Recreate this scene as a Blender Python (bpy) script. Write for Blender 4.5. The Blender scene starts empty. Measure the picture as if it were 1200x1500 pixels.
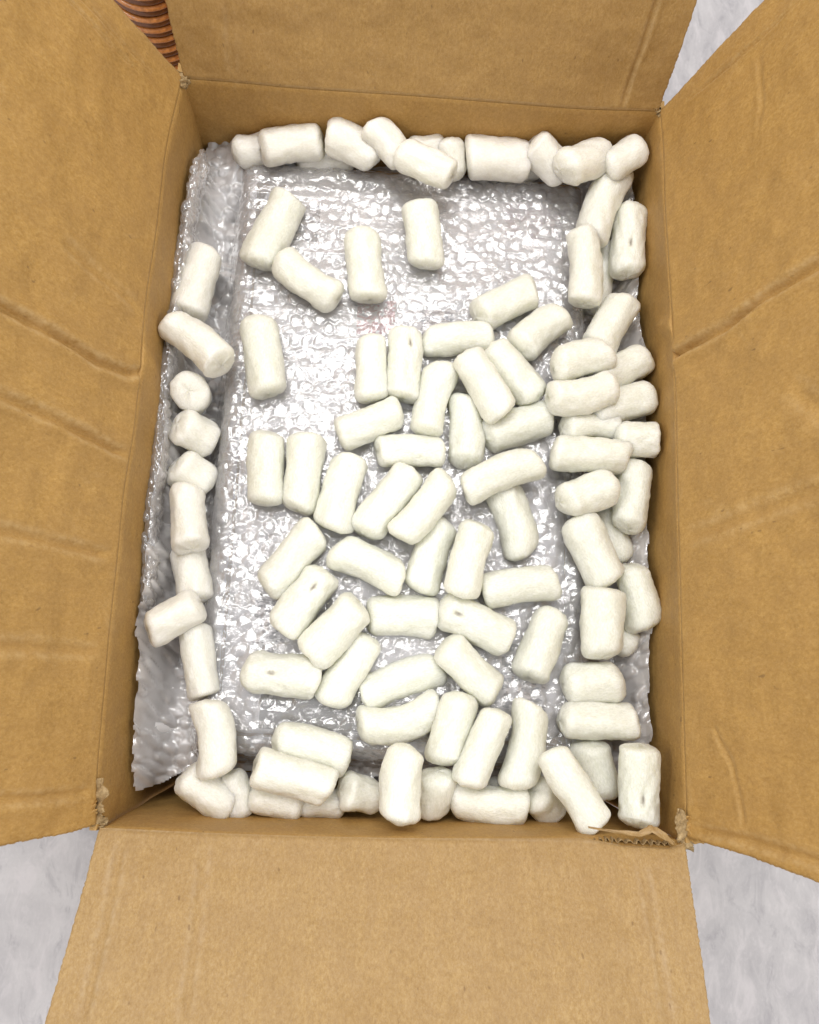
import bpy, math, random
import numpy as np
from mathutils import Matrix, Vector

S = bpy.context.scene
COL = S.collection
random.seed(7)
RNG = np.random.default_rng(7)

# ------------------------------------------------------------------ camera, world, lamps, exposure
F_PX = 1150.0                      # focal length in pixels of the 1200 x 1500 photograph
ZR = 0.25                          # height of the box rim above the floor
CAM_ROT = (0.20144582540162637, -0.060680763330590956, 0.034293705467973425)
CAM_POS = np.array([-0.026588919040206584, -0.16752381231159424, 0.5176306482336532 + ZR])
cam_data = bpy.data.cameras.new('camera')
cam = bpy.data.objects.new('camera', cam_data)
COL.objects.link(cam)
cam.location = CAM_POS
cam.rotation_euler = CAM_ROT
cam_data.sensor_fit = 'VERTICAL'
cam_data.sensor_height = 36.0
cam_data.lens = 36.0 * F_PX / 1500.0
cam_data.clip_start = 0.01
cam_data.clip_end = 50
cam_data.dof.use_dof = True
cam_data.dof.focus_distance = 0.55
cam_data.dof.aperture_fstop = 13.0
S.camera = cam

world = bpy.data.worlds.new('World')
S.world = world
world.use_nodes = True
wbg = world.node_tree.nodes['Background']
wbg.inputs['Color'].default_value = (0.985, 0.99, 1.0, 1)
wbg.inputs['Strength'].default_value = 0.72

def area(name, loc, target, sx, sy, power, color):
    d = bpy.data.lights.new(name, 'AREA')
    d.shape = 'RECTANGLE'; d.size = sx; d.size_y = sy
    d.energy = power; d.color = color
    o = bpy.data.objects.new(name, d); COL.objects.link(o)
    o.location = loc
    o.rotation_euler = (Vector(target) - Vector(loc)).to_track_quat('-Z', 'Y').to_euler()
    return o
area('ceiling_or_fill_lamp', (-0.15, 0.55, ZR + 1.75), (0, 0.05, ZR), 1.0, 0.75, 23.5, (1.0, 0.985, 0.96))
area('ceiling_or_fill_lamp', (1.15, -0.45, ZR + 1.30), (0, 0, ZR), 0.9, 0.30, 7, (1.0, 0.98, 0.95))  # unseen fill lamp, added to brighten the left flap
area('ceiling_or_fill_lamp', (-1.15, -0.30, ZR + 1.30), (0, 0, ZR), 0.9, 0.30, 7, (1.0, 0.98, 0.95))  # added side fill out of view, brightens the right flap

S.view_settings.view_transform = 'Standard'
S.view_settings.look = 'None'
S.view_settings.exposure = 0.13
S.view_settings.gamma = 1.0
S.render.engine = 'CYCLES'
S.cycles.use_denoising = True
S.cycles.max_bounces = 14
S.cycles.transparent_max_bounces = 24
S.cycles.transmission_bounces = 8
S.cycles.diffuse_bounces = 6
S.cycles.sample_clamp_indirect = 6.0
S.cycles.caustics_reflective = False
S.cycles.caustics_refractive = False

# ------------------------------------------------------------------ geometry of the view: a photo pixel as a point at a real height
CAM_R = np.array(cam.rotation_euler.to_matrix())
def ray(u, v):
    return CAM_R @ np.array([(u - 600.0) / F_PX, -(v - 750.0) / F_PX, -1.0])
def at(u, v, z):
    """world point seen at pixel (u, v) and lying z metres above the rim"""
    d = ray(u, v)
    return CAM_POS + d * ((ZR + z - CAM_POS[2]) / d[2])
def depth_of(p):
    return -float((np.asarray(p) - CAM_POS) @ CAM_R[:, 2])

# ------------------------------------------------------------------ helpers
def link(o, parent=None):
    COL.objects.link(o)
    if parent is not None:
        o.parent = parent
    return o
def mesh_from(name, verts, faces, mat, smooth=True):
    me = bpy.data.meshes.new(name)
    me.from_pydata([tuple(map(float, v)) for v in verts], [], [tuple(int(i) for i in f) for f in faces])
    me.validate()
    if smooth:
        me.polygons.foreach_set('use_smooth', [True] * len(me.polygons))
    if mat is not None:
        me.materials.append(mat)
    me.update()
    return me
def obj(name, me, parent=None, matrix=None):
    o = bpy.data.objects.new(name, me)
    link(o, parent)
    if matrix is not None:
        o.matrix_world = matrix
    return o
def empty(name, loc):
    o = bpy.data.objects.new(name, None)
    o.empty_display_size = 0.02
    link(o)
    o.location = tuple(loc)
    return o
def tag(o, label=None, cat=None, group=None, kind=None):
    for k, v in (('label', label), ('category', cat), ('group', group), ('kind', kind)):
        if v:
            o[k] = v
    return o

class Noise:
    """value noise on a lattice, vectorised"""
    def __init__(self, seed):
        self.t = np.random.default_rng(seed).random((64, 64, 64)) * 2 - 1
    def __call__(self, p):
        p = np.asarray(p, float)
        i = np.floor(p).astype(int); f = p - i
        f = f * f * (3 - 2 * f)
        r = 0
        for a in (0, 1):
            for b in (0, 1):
                for c in (0, 1):
                    w = (f[..., 0] if a else 1 - f[..., 0]) * (f[..., 1] if b else 1 - f[..., 1]) * (f[..., 2] if c else 1 - f[..., 2])
                    r = r + w * self.t[(i[..., 0] + a) % 64, (i[..., 1] + b) % 64, (i[..., 2] + c) % 64]
        return r
N1, N2 = Noise(11), Noise(23)
def n2d(n, x, y, s, k=0.0):
    return n(np.stack([np.asarray(x) * s, np.asarray(y) * s, np.full(np.shape(x), k)], -1))

# ------------------------------------------------------------------ materials
def new_mat(name):
    m = bpy.data.materials.new(name); m.use_nodes = True
    nt = m.node_tree
    for n in list(nt.nodes):
        nt.nodes.remove(n)
    return m, nt
class G:
    """small node-graph writer"""
    def __init__(self, nt): self.nt = nt
    def n(self, kind, **kw):
        nd = self.nt.nodes.new(kind)
        ins = kw.pop('ins', {})
        for k, v in kw.items(): setattr(nd, k, v)
        for k, v in ins.items(): self.set(nd.inputs[k], v)
        return nd
    def set(self, sock, v):
        if isinstance(v, bpy.types.NodeSocket): self.nt.links.new(v, sock)
        else: sock.default_value = v
    def noise(self, vec, scale, detail=2.0, rough=0.5, dist=0.0):
        return self.n('ShaderNodeTexNoise', ins={'Vector': vec, 'Scale': scale, 'Detail': detail, 'Roughness': rough, 'Distortion': dist}).outputs['Fac']
    def ramp(self, fac, stops):
        r = self.n('ShaderNodeValToRGB'); e = r.color_ramp.elements
        while len(e) < len(stops): e.new(0.5)
        for q, (p, c) in zip(e, stops):
            q.position = p; q.color = (*c, 1) if not isinstance(c, float) else (c, c, c, 1)
        self.set(r.inputs['Fac'], fac); return r.outputs['Color']
    def math(self, op, a, b=0.0, c=0.0, clamp=False):
        m = self.n('ShaderNodeMath', operation=op, use_clamp=clamp)
        self.set(m.inputs[0], a); self.set(m.inputs[1], b); self.set(m.inputs[2], c); return m.outputs[0]
    def mix(self, fac, a, b, blend='MIX'):
        m = self.n('ShaderNodeMix', data_type='RGBA', blend_type=blend)
        self.set(m.inputs[0], fac)
        for s, v in ((m.inputs[6], a), (m.inputs[7], b)):
            self.set(s, (*v, 1) if isinstance(v, tuple) and len(v) == 3 else v)
        return m.outputs[2]
    def scale(self, vec, s):
        m = self.n('ShaderNodeMapping', ins={'Vector': vec}); m.inputs['Scale'].default_value = s; return m.outputs['Vector']
    def bump(self, h, strength, dist, normal=None):
        b = self.n('ShaderNodeBump', ins={'Height': h, 'Strength': strength, 'Distance': dist})
        if normal is not None: self.nt.links.new(normal, b.inputs['Normal'])
        return b.outputs['Normal']
    def out(self, sh):
        o = self.n('ShaderNodeOutputMaterial'); self.nt.links.new(sh, o.inputs['Surface'])

def make_cardboard():
    m, nt = new_mat('kraft_cardboard'); g = G(nt)
    co = g.n('ShaderNodeTexCoord').outputs['Object']
    st = g.scale(co, (1.0, 0.45, 1.0))
    big = g.noise(co, 14, 3, 0.55)
    mid = g.noise(g.scale(co, (1.0, 0.6, 1.0)), 520, 4, 0.72, 0.3)
    blot = g.noise(st, 110, 3, 0.6, 0.3)
    fine = g.noise(g.scale(co, (1.0, 0.6, 1.0)), 1300, 3, 0.7)
    fib = g.noise(g.scale(co, (0.35, 1.6, 1.0)), 900, 2, 0.5)
    col = g.ramp(mid, [(0.33, (0.338, 0.187, 0.046)), (0.5, (0.422, 0.242, 0.064)), (0.67, (0.502, 0.306, 0.094))])
    col = g.mix(g.math('MULTIPLY', g.ramp(blot, [(0.40, 1.0), (0.62, 0.0)]), 0.28), col, (0.335, 0.190, 0.062))
    col = g.mix(g.math('MULTIPLY', big, 0.26), col, (0.36, 0.205, 0.070))
    col = g.mix(g.math('MULTIPLY', g.ramp(fine, [(0.45, 0.0), (0.70, 1.0)]), 0.28), col, (0.56, 0.385, 0.185))
    col = g.mix(g.math('MULTIPLY', g.ramp(fib, [(0.62, 0.0), (0.80, 1.0)]), 0.30), col, (0.25, 0.14, 0.05))
    band = g.noise(g.scale(co, (1.0, 0.03, 0.03)), 75, 2, 0.6)
    col = g.mix(g.math('MULTIPLY', g.ramp(band, [(0.42, 0.0), (0.60, 1.0)]), 0.16), col, (0.345, 0.196, 0.058))
    wear = g.n('ShaderNodeAttribute', attribute_name='wear').outputs['Fac']
    sep = g.n('ShaderNodeSeparateXYZ', ins={0: co}).outputs[1]
    line = g.math('SUBTRACT', 1.0, g.math('MULTIPLY', g.math('ABSOLUTE', g.math('SUBTRACT', sep, 0.0012)), 700.0), clamp=True)
    worn = g.math('MULTIPLY', g.math('ADD', wear, g.math('MULTIPLY', line, 0.55), clamp=True), g.ramp(g.noise(co, 150, 4, 0.7), [(0.34, 0.0), (0.62, 1.0)]))
    col = g.mix(g.math('MULTIPLY', worn, 0.55), col, (0.64, 0.46, 0.235))
    lit_tone = g.n('ShaderNodeAttribute', attribute_name='lit_tone', attribute_type='OBJECT').outputs['Fac']
    col = g.mix(lit_tone, col, g.mix(1.0, col, (0.83, 0.90, 1.20), 'MULTIPLY'))  # painted light: how differently the flaps are lit, put into the board colour
    speck = g.ramp(g.noise(st, 260, 1, 0.4), [(0.76, 0.0), (0.80, 1.0)])
    col = g.mix(g.math('MULTIPLY', speck, 0.55), col, (0.16, 0.09, 0.035))
    # rubbed, paler fibres on raised spots
    rub = g.ramp(g.noise(co, 40, 5, 0.7, 1.0), [(0.60, 0.0), (0.78, 1.0)])
    col = g.mix(g.math('MULTIPLY', rub, 0.22), col, (0.56, 0.39, 0.19))
    flute = g.n('ShaderNodeTexWave', wave_type='BANDS', bands_direction='X', ins={'Vector': co, 'Scale': 22.0, 'Distortion': 0.6, 'Detail': 1.0, 'Detail Scale': 2.0}).outputs['Fac']
    nr = g.bump(flute, 0.25, 0.0006)
    nr = g.bump(big, 0.30, 0.02, nr)
    nr = g.bump(blot, 0.16, 0.0016, nr)
    nr = g.bump(mid, 0.45, 0.0005, nr)
    nr = g.bump(fine, 0.35, 0.0003, nr)
    p = g.n('ShaderNodeBsdfPrincipled', ins={'Base Color': col, 'Roughness': 0.62, 'Normal': nr})
    p.inputs['Specular IOR Level'].default_value = 0.35
    g.out(p.outputs[0]); return m
CARD = make_cardboard()

def make_torn():
    m, nt = new_mat('torn_kraft_paper'); g = G(nt)
    co = g.n('ShaderNodeTexCoord').outputs['Object']
    f = g.noise(co, 420, 4, 0.65)
    col = g.ramp(f, [(0.3, (0.20, 0.13, 0.060)), (0.55, (0.38, 0.26, 0.12)), (0.75, (0.52, 0.39, 0.22))])
    p = g.n('ShaderNodeBsdfPrincipled', ins={'Base Color': col, 'Roughness': 0.8, 'Normal': g.bump(f, 0.7, 0.001)})
    g.out(p.outputs[0]); return m
TORN = make_torn()

def make_foam():
    m, nt = new_mat('white_foam'); g = G(nt)
    co = g.n('ShaderNodeTexCoord').outputs['Object']
    st = g.scale(co, (0.28, 1.0, 1.0))
    cell = g.noise(g.scale(co, (0.55, 1.0, 1.0)), 820, 4, 0.7)
    med = g.noise(g.scale(co, (0.5, 1.0, 1.0)), 190, 3, 0.6)
    vor = g.n('ShaderNodeTexVoronoi', ins={'Vector': st, 'Scale': 1100.0}).outputs['Distance']
    tint = g.n('ShaderNodeAttribute', attribute_name='tint', attribute_type='OBJECT').outputs['Fac']
    mark = g.n('ShaderNodeAttribute', attribute_name='mark').outputs['Fac']
    col = g.ramp(cell, [(0.30, (0.665, 0.67, 0.575)), (0.5, (0.765, 0.77, 0.675)), (0.70, (0.87, 0.87, 0.795))])
    col = g.mix(tint, col, g.mix(0.5, col, (0.90, 0.84, 0.80)))
    col = g.mix(mark, col, (0.18, 0.13, 0.085))
    nr = g.bump(med, 0.15, 0.0008)
    nr = g.bump(vor, 0.35, 0.0005, nr)
    nr = g.bump(cell, 0.75, 0.0006, nr)
    p = g.n('ShaderNodeBsdfPrincipled', ins={'Base Color': col, 'Roughness': 0.36, 'Normal': nr})
    p.inputs['Subsurface Weight'].default_value = 0.70
    p.inputs['Subsurface Radius'].default_value = (0.012, 0.012, 0.010)
    p.inputs['Subsurface Scale'].default_value = 1.2
    p.inputs['Specular IOR Level'].default_value = 0.5
    g.out(p.outputs[0]); return m
FOAM = make_foam()

def make_film(name, haze, tint=(0.98, 0.955, 0.955)):
    m, nt = new_mat(name); g = G(nt)
    co = g.n('ShaderNodeTexCoord').outputs['Object']
    w1 = g.noise(co, 330, 2, 0.5, 2.0)
    nr = g.bump(w1, 0.25, 0.0008)
    fr = g.n('ShaderNodeFresnel', ins={'IOR': 1.5, 'Normal': nr}).outputs[0]
    gl = g.n('ShaderNodeBsdfGlossy', ins={'Color': (1, 1, 1, 1), 'Roughness': 0.055, 'Normal': nr}).outputs[0]
    tr = g.n('ShaderNodeBsdfTransparent', ins={'Color': (0.99, 0.985, 0.99, 1)}).outputs[0]
    df = g.n('ShaderNodeBsdfDiffuse', ins={'Color': (*tint, 1)}).outputs[0]
    tl = g.n('ShaderNodeBsdfTranslucent', ins={'Color': (*tint, 1)}).outputs[0]
    hz = g.n('ShaderNodeMixShader', ins={0: 0.22}); nt.links.new(df, hz.inputs[1]); nt.links.new(tl, hz.inputs[2])
    lw = g.n('ShaderNodeLayerWeight', ins={'Blend': 0.40, 'Normal': nr}).outputs['Facing']
    hf = g.math('ADD', haze, g.math('MULTIPLY', lw, 0.45), clamp=True)
    b = g.n('ShaderNodeMixShader', ins={0: hf}); nt.links.new(tr, b.inputs[1]); nt.links.new(hz.outputs[0], b.inputs[2])
    e = g.n('ShaderNodeMixShader', ins={0: g.math('MULTIPLY', fr, 3.0, clamp=True)}); nt.links.new(b.outputs[0], e.inputs[1]); nt.links.new(gl, e.inputs[2])
    g.out(e.outputs[0]); return m
FILM = make_film('bubble_film', 0.19)
FILM_MID = make_film('second_bubble_film', 0.10)
FILM_LOW = make_film('layered_bubble_film', 0.46)
FILM_DEEP = make_film('deep_bubble_film', 0.92)
FILM_EDGE = make_film('edge_bubble_film', 0.16)

def make_print():
    """white wrapped article with dark and red printing on its top"""
    m, nt = new_mat('printed_white_paper'); g = G(nt)
    co = g.n('ShaderNodeTexCoord').outputs['Object']
    sep = g.n('ShaderNodeSeparateXYZ', ins={0: co})
    wob = g.noise(co, 60, 3, 0.6)
    col = (0.93, 0.915, 0.935, 1)
    for px0, py0, px1, py1, c, th in PRINTS:
        a = at(px0, py1, -0.068) - PACK_O; b = at(px1, py0, -0.068) - PACK_O
        cx, cy, hx, hy = (a[0] + b[0]) / 2, (a[1] + b[1]) / 2, abs(b[0] - a[0]) / 2, abs(b[1] - a[1]) / 2
        dx = g.math('SUBTRACT', 1.0, g.math('DIVIDE', g.math('ABSOLUTE', g.math('SUBTRACT', sep.outputs[0], cx)), hx))
        dy = g.math('SUBTRACT', 1.0, g.math('DIVIDE', g.math('ABSOLUTE', g.math('SUBTRACT', sep.outputs[1], cy)), hy))
        k = g.math('GREATER_THAN', g.math('MINIMUM', dx, dy), 0.0)
        patt = g.math('GREATER_THAN', g.noise(g.scale(co, (1.0, 1.6, 1.0)), 150, 2, 0.5), th)
        col = g.mix(g.math('MULTIPLY', k, patt), col, c)
    p = g.n('ShaderNodeBsdfPrincipled', ins={'Base Color': col, 'Roughness': 0.5})
    g.out(p.outputs[0]); return m

def make_floor():
    m, nt = new_mat('grey_marble_tile'); g = G(nt)
    co = g.n('ShaderNodeTexCoord').outputs['Object']
    v = g.noise(g.scale(co, (1.7, 1.0, 1.0)), 6.5, 6, 0.62, 1.6)
    v2 = g.noise(g.scale(co, (2.6, 1.2, 1.0)), 20, 5, 0.65, 0.8)
    big = g.noise(co, 2.3, 3, 0.5, 0.6)
    col = g.ramp(v, [(0.26, (0.40, 0.395, 0.41)), (0.44, (0.53, 0.52, 0.535)), (0.58, (0.61, 0.60, 0.61)), (0.76, (0.74, 0.73, 0.735))])
    col = g.mix(g.ramp(v2, [(0.50, 0.0), (0.64, 0.55)]), col, (0.76, 0.735, 0.75))
    col = g.mix(g.ramp(v2, [(0.32, 0.55), (0.44, 0.0)]), col, (0.36, 0.35, 0.375))
    fine = g.noise(g.scale(co, (2.2, 1.0, 1.0)), 75, 6, 0.72, 2.0)
    col = g.mix(g.ramp(fine, [(0.52, 0.0), (0.70, 0.30)]), col, (0.80, 0.78, 0.79))
    col = g.mix(g.ramp(fine, [(0.28, 0.22), (0.44, 0.0)]), col, (0.40, 0.39, 0.41))
    col = g.mix(1.0, col, (0.72, 0.695, 0.69), 'MULTIPLY')
    p = g.n('ShaderNodeBsdfPrincipled', ins={'Base Color': col, 'Roughness': 0.32})
    g.out(p.outputs[0]); return m

def make_cane(name, c0, c1):
    m, nt = new_mat(name); g = G(nt)
    co = g.n('ShaderNodeTexCoord').outputs['Object']
    f = g.noise(g.scale(co, (1, 1, 1)), 300, 3, 0.6)
    rnd = g.n('ShaderNodeObjectInfo').outputs['Random']
    col = g.ramp(f, [(0.3, c0), (0.7, c1)])
    col = g.mix(g.math('MULTIPLY', rnd, 0.3), col, (*c0,))
    p = g.n('ShaderNodeBsdfPrincipled', ins={'Base Color': col, 'Roughness': 0.3})
    p.inputs['Coat Weight'].default_value = 0.4
    g.out(p.outputs[0]); return m

# ------------------------------------------------------------------ floor
fl = mesh_from('floor', [(-3, -3, 0), (3, -3, 0), (3, 3, 0), (-3, 3, 0)], [(0, 1, 2, 3)], make_floor(), False)
tag(obj('floor', fl), kind='structure')

# ------------------------------------------------------------------ cardboard box
box = empty('cardboard_box', (0, 0, 0))
tag(box, 'open brown corrugated cardboard box with four raised flaps, filled with foam peanuts', 'cardboard box')
CT = 0.0042    # board thickness
UP = np.array([0, 0, 1.0])
FOLDS = {
    'left': [(270, 112), (256, 170), (245, 215), (230, 350), (217, 425), (207, 540), (203, 600), (195, 660), (185, 700), (174, 825), (164, 910), (154, 1025), (147, 1100), (143, 1160), (146, 1207)],
    'right': [(964, 163), (970, 200), (972, 300), (976, 360), (982, 450), (986, 515), (989, 600), (991, 750), (993, 800), (997, 950), (1001, 1100), (1004, 1175), (1003, 1225)],
    'back': [(270, 116), (350, 122), (425, 130), (600, 141), (725, 151), (850, 161), (964, 164)],
    'front': [(146, 1211), (300, 1219), (450, 1224), (595, 1227), (750, 1227), (860, 1226), (1003, 1234)],
}
class Side:
    def __init__(s, key):
        px = FOLDS[key]
        pts = [at(u, v, 0) for u, v in px]
        s.A, s.B = pts[0], pts[-1]
        s.len = np.linalg.norm(s.B - s.A)
        s.x = (s.B - s.A) / s.len
        o = np.cross(s.x, UP)
        if np.dot(o, (s.A + s.B) / 2 - np.array([0, 0, ZR])) < 0: o = -o
        s.o = o
        s.fx = np.array([np.dot(p - s.A, s.x) for p in pts])
        s.fb = np.array([np.dot(p - s.A, s.o) for p in pts])
    def b(s, x):
        x = np.asarray(x, float); acc = 0
        for d in (-0.016, -0.008, 0, 0.008, 0.016):
            acc = acc + np.interp(np.clip(x + d, 0, s.len), s.fx, s.fb)
        return acc / 5
SIDES = {k: Side(k) for k in FOLDS}
TEAR = [float((at(u, v, 0) - SIDES['front'].A) @ SIDES['front'].x) for u, v in ((862, 1218), (990, 1236))]
def tear(x):
    return np.clip((x - TEAR[0]) / 0.022, 0, 1) ** 0.8 * np.clip((TEAR[1] + 0.006 - x) / 0.010, 0, 1)

def slab(name, P, Q, parent, matrix, mat=CARD):
    """closed sheet from a grid of front points P and back points Q, both (n, m, 3)"""
    n, m = P.shape[:2]
    V = np.concatenate([P.reshape(-1, 3), Q.reshape(-1, 3)])
    idx = np.arange(n * m).reshape(n, m)
    a, b, c, d = idx[:-1, :-1].ravel(), idx[1:, :-1].ravel(), idx[1:, 1:].ravel(), idx[:-1, 1:].ravel()
    F = np.stack([a, b, c, d], 1)
    K = n * m
    F2 = np.stack([d, c, b, a], 1) + K
    ring = np.concatenate([idx[:, 0], idx[-1, 1:], idx[-2::-1, -1], idx[0, -2:0:-1]])
    nx = np.roll(ring, -1)
    F3 = np.stack([nx, ring, ring + K, nx + K], 1)
    me = mesh_from(name, V, np.concatenate([F, F2, F3]), mat)
    sm = np.ones(len(me.polygons), bool); sm[-len(F3):] = False
    me.polygons.foreach_set('use_smooth', sm)
    return obj(name, me, parent, matrix)
def frame_matrix(o, x, y, z):
    M = Matrix.Identity(4)
    for i in range(3):
        M[i][0], M[i][1], M[i][2], M[i][3] = x[i], y[i], z[i], o[i]
    return M
def seg_dist(X, T, pts):
    """distance to a polyline and how far along it (0..1) the nearest point lies"""
    best = np.full(X.shape, 9.0); along = np.zeros(X.shape)
    ln = [math.hypot(q[0] - p[0], q[1] - p[1]) for p, q in zip(pts[:-1], pts[1:])]
    tot = sum(ln); acc = 0.0
    for (x0, t0), (x1, t1), l in zip(pts[:-1], pts[1:], ln):
        dx, dt = x1 - x0, t1 - t0
        k = np.clip(((X - x0) * dx + (T - t0) * dt) / max(dx * dx + dt * dt, 1e-9), 0, 1)
        d = np.hypot(X - x0 - k * dx, T - t0 - k * dt)
        along = np.where(d < best, (acc + k * l) / tot, along); best = np.minimum(best, d); acc += l
    return best, along

def flap(key, theta, L, edgeA, edgeB, creases, seed, label):
    s = SIDES[key]; th = math.radians(theta)
    u = s.o * math.cos(th) + UP * math.sin(th)
    n = -s.o * math.sin(th) + UP * math.cos(th)
    def loc(px, py):
        d = ray(px, py); k = np.dot(s.A - CAM_POS, n) / np.dot(d, n)
        q = CAM_POS + k * d - s.A
        return float(np.dot(q, s.x)), float(np.dot(q, u))
    def edge(pl, x0):
        pts = [(0.0, x0)] + [(loc(*p)[1], loc(*p)[0]) for p in pl]
        t1, x1 = pts[-1]; tp, xp = pts[-2]
        k = (x1 - xp) / max(t1 - tp, 1e-4); k = max(-0.3, min(0.3, k))
        pts.append((L + 0.01, x1 + k * (L + 0.01 - t1)))
        return np.array([p[0] for p in pts]), np.array([p[1] for p in pts])
    nt_, nx_ = 130, 340
    tt = L * (np.linspace(0, 1, nt_) ** 1.35)
    ta, xa = edge(edgeA, 0.0); tb, xb = edge(edgeB, s.len)
    r = np.random.default_rng(seed)
    XA = np.interp(tt, ta, xa) + (r.random(nt_) - 0.5) * 0.0007 * (tt > 0.004)
    XB = np.interp(tt, tb, xb) + (r.random(nt_) - 0.5) * 0.0007 * (tt > 0.004)
    k = np.linspace(0, 1, nx_)
    X = XA[:, None] + (XB - XA)[:, None] * k[None, :]
    T = np.repeat(tt[:, None], nx_, 1)
    D = 0.0016 * n2d(N1, X, T, 22, seed) + 0.0006 * n2d(N2, X, T, 70, seed)
    D *= np.clip(T / 0.02, 0, 1)
    D -= 0.0011 * np.exp(-(T / 0.0016) ** 2)
    WR = np.zeros_like(X)
    for pl, depth, wid in creases:
        pts = [loc(*p) for p in pl]
        wob = 1 + 0.15 * n2d(N2, X, T, 60, seed + 3)
        dd, al = seg_dist(X, T, pts); dd = dd * wob
        fade = np.clip(np.minimum(al, 1 - al) / 0.10, 0, 1) * (1 + 0.3 * n2d(N1, X, T, 45, seed + 8))
        D -= fade * 1.7 * depth * np.exp(-(dd / (0.8 * wid)) ** 2) - fade * 0.8 * depth * np.exp(-((dd - 1.9 * wid) / (1.3 * wid)) ** 2)
        WR = np.maximum(WR, np.clip(depth / 0.0022, 0, 1) ** 0.6 * np.clip(fade, 0, 1) * np.exp(-((dd - 1.15 * wid) / (0.55 * wid)) ** 2))
    bb = s.b(np.clip(X, 0, s.len)) * np.exp(-T / 0.07)
    # fold offset lies along the horizontal outward direction: split it over u and n
    ou, on = math.cos(th), -math.sin(th)
    if key == 'front': bb = bb + 0.0034 * tear(X) * np.exp(-T / 0.006)
    P = np.stack([X, T + bb * ou, D + bb * on], -1)
    Q = P - np.array([0, 0, CT])
    o = slab('flap', P, Q, box, frame_matrix(s.A, s.x, u, n))
    wa = o.data.attributes.new('wear', 'FLOAT', 'POINT')
    wa.data.foreach_set('value', np.concatenate([WR.ravel(), 0 * WR.ravel()]).astype(np.float32))
    tag(o, label)
    o['lit_tone'] = {'front': 1.0, 'back': 0.45}.get(key, 0.0)  # front and back flaps carry their lighting difference as a colour shift
    return o, loc

def wall(key, ext0, ext1, label=None):
    s = SIDES[key]
    nx_, nz_ = 150, 50
    xs = np.linspace(-ext0, s.len + ext1, nx_)
    zz = (ZR - CT - 0.0005) * np.linspace(0, 1, nz_) ** 1.4
    X = np.repeat(xs[None, :], nz_, 0); Zd = np.repeat(zz[:, None], nx_, 1)
    Zq = Zd
    if key == 'front': Zd = np.maximum(Zd, 0.018 * tear(X) + 0.0001 * np.arange(nz_)[:, None])
    off = s.b(np.clip(X, 0, s.len)) * np.exp(-(Zd / 0.14) ** 2)
    off = off + 0.0009 * np.exp(-(Zd / 0.0016) ** 2) + (0.0012 * n2d(N1, X, Zd, 25, 5.5)) * np.clip(Zd / 0.02, 0, 1)
    if key == 'right': off = off + 0.0085 * (1 - np.exp(-Zd / 0.03)) * np.sin(np.clip(X / s.len, 0, 1) * math.pi) ** 0.5
    if key == 'left':     # dents in the wall under the flap creases
        for x0, z0, dp in DENT_LEFT: off -= dp * np.exp(-((X - x0) / 0.012) ** 2 - ((Zd - z0) / 0.02) ** 2)
    if key == 'right':
        for x0, z0, dp in DENT_RIGHT: off -= dp * np.exp(-((X - x0 + 0.35 * Zd) / 0.006) ** 2 - ((Zd - z0) / 0.018) ** 2)
    P = np.stack([X, -Zd, -off], -1)          # local: x along, y up, z inward
    Q = np.stack([X, -Zq, -off - CT], -1)
    o = slab('wall', P, Q, box, frame_matrix(s.A - UP * 0.0008, s.x, UP, -s.o))
    if label: tag(o, label)
    return o
DENT_LEFT = [(0.225, 0.02, 0.004), (0.27, 0.03, -0.003)]
DENT_RIGHT = [(0.175, 0.018, 0.005)]
wall('left', 0.012, 0.004)
wall('right', 0.010, 0.004)
wall('back', 0.003, 0.003)
wall('front', -0.0022, -0.0012)
A, B = SIDES['left'].A, SIDES['left'].B; C, Dd = SIDES['right'].A, SIDES['right'].B
inner = [A, B, Dd, C]
bv = [(p[0] * 0.99, p[1] * 0.99, 0.001) for p in inner] + [(p[0] * 0.99, p[1] * 0.99, 0.001 + CT) for p in inner]
obj('base_panel', mesh_from('base_panel', bv, [(3, 2, 1, 0), (4, 5, 6, 7), (0, 1, 5, 4), (1, 2, 6, 5), (2, 3, 7, 6), (3, 0, 4, 7)], CARD, False), box)

flap('left', 65, 0.20, [(215, 55), (165, 0)], [(100, 1221), (0, 1240)], [
    ([(-60, 420), (0, 448), (95, 495), (150, 530), (200, 547), (230, 545)], 0.0022, 0.0032),
    ([(-60, 560), (0, 578), (90, 615), (180, 660), (205, 668)], 0.0022, 0.0032),
    ([(-60, 765), (0, 776), (90, 795), (178, 815)], 0.0014, 0.0034),
    ([(-60, 940), (0, 945), (160, 955)], 0.0010, 0.004),
    ([(90, 350), (215, 450)], 0.0008, 0.004),
    ([(-60, 1165), (0, 1172), (60, 1168), (140, 1160)], 0.0012, 0.003),
    ([(40, -60), (100, 0), (160, 62), (215, 112)], 0.0010, 0.0013),
    ([(60, -60), (120, 0), (180, 62), (232, 112)], 0.0008, 0.0013)], 31, 'golden brown left flap with several diagonal dent lines across it')
flap('right', 74, 0.20, [(1040, 82), (1120, 0)], [(1100, 1255), (1200, 1292)], [
    ([(950, 535), (990, 514), (1060, 478), (1120, 432), (1200, 386), (1280, 340)], 0.0026, 0.0034),
    ([(998, 790), (1100, 752), (1200, 715), (1280, 690)], 0.0009, 0.005),
    ([(1110, 80), (1116, 150), (1108, 200)], 0.0003, 0.002),
    ([(1000, 150), (1070, 95), (1150, 20), (1220, -45)], 0.0009, 0.0014),
    ([(1040, 1060), (1070, 1120), (1085, 1185), (1090, 1215)], 0.0004, 0.0022),
    ([(1010, 1215), (1060, 1222), (1120, 1238), (1220, 1268)], 0.0012, 0.003),
    ([(1150, 560), (1200, 600), (1260, 640)], 0.0006, 0.006)], 47, 'golden brown right flap with one long slanting dent from its fold')
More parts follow.
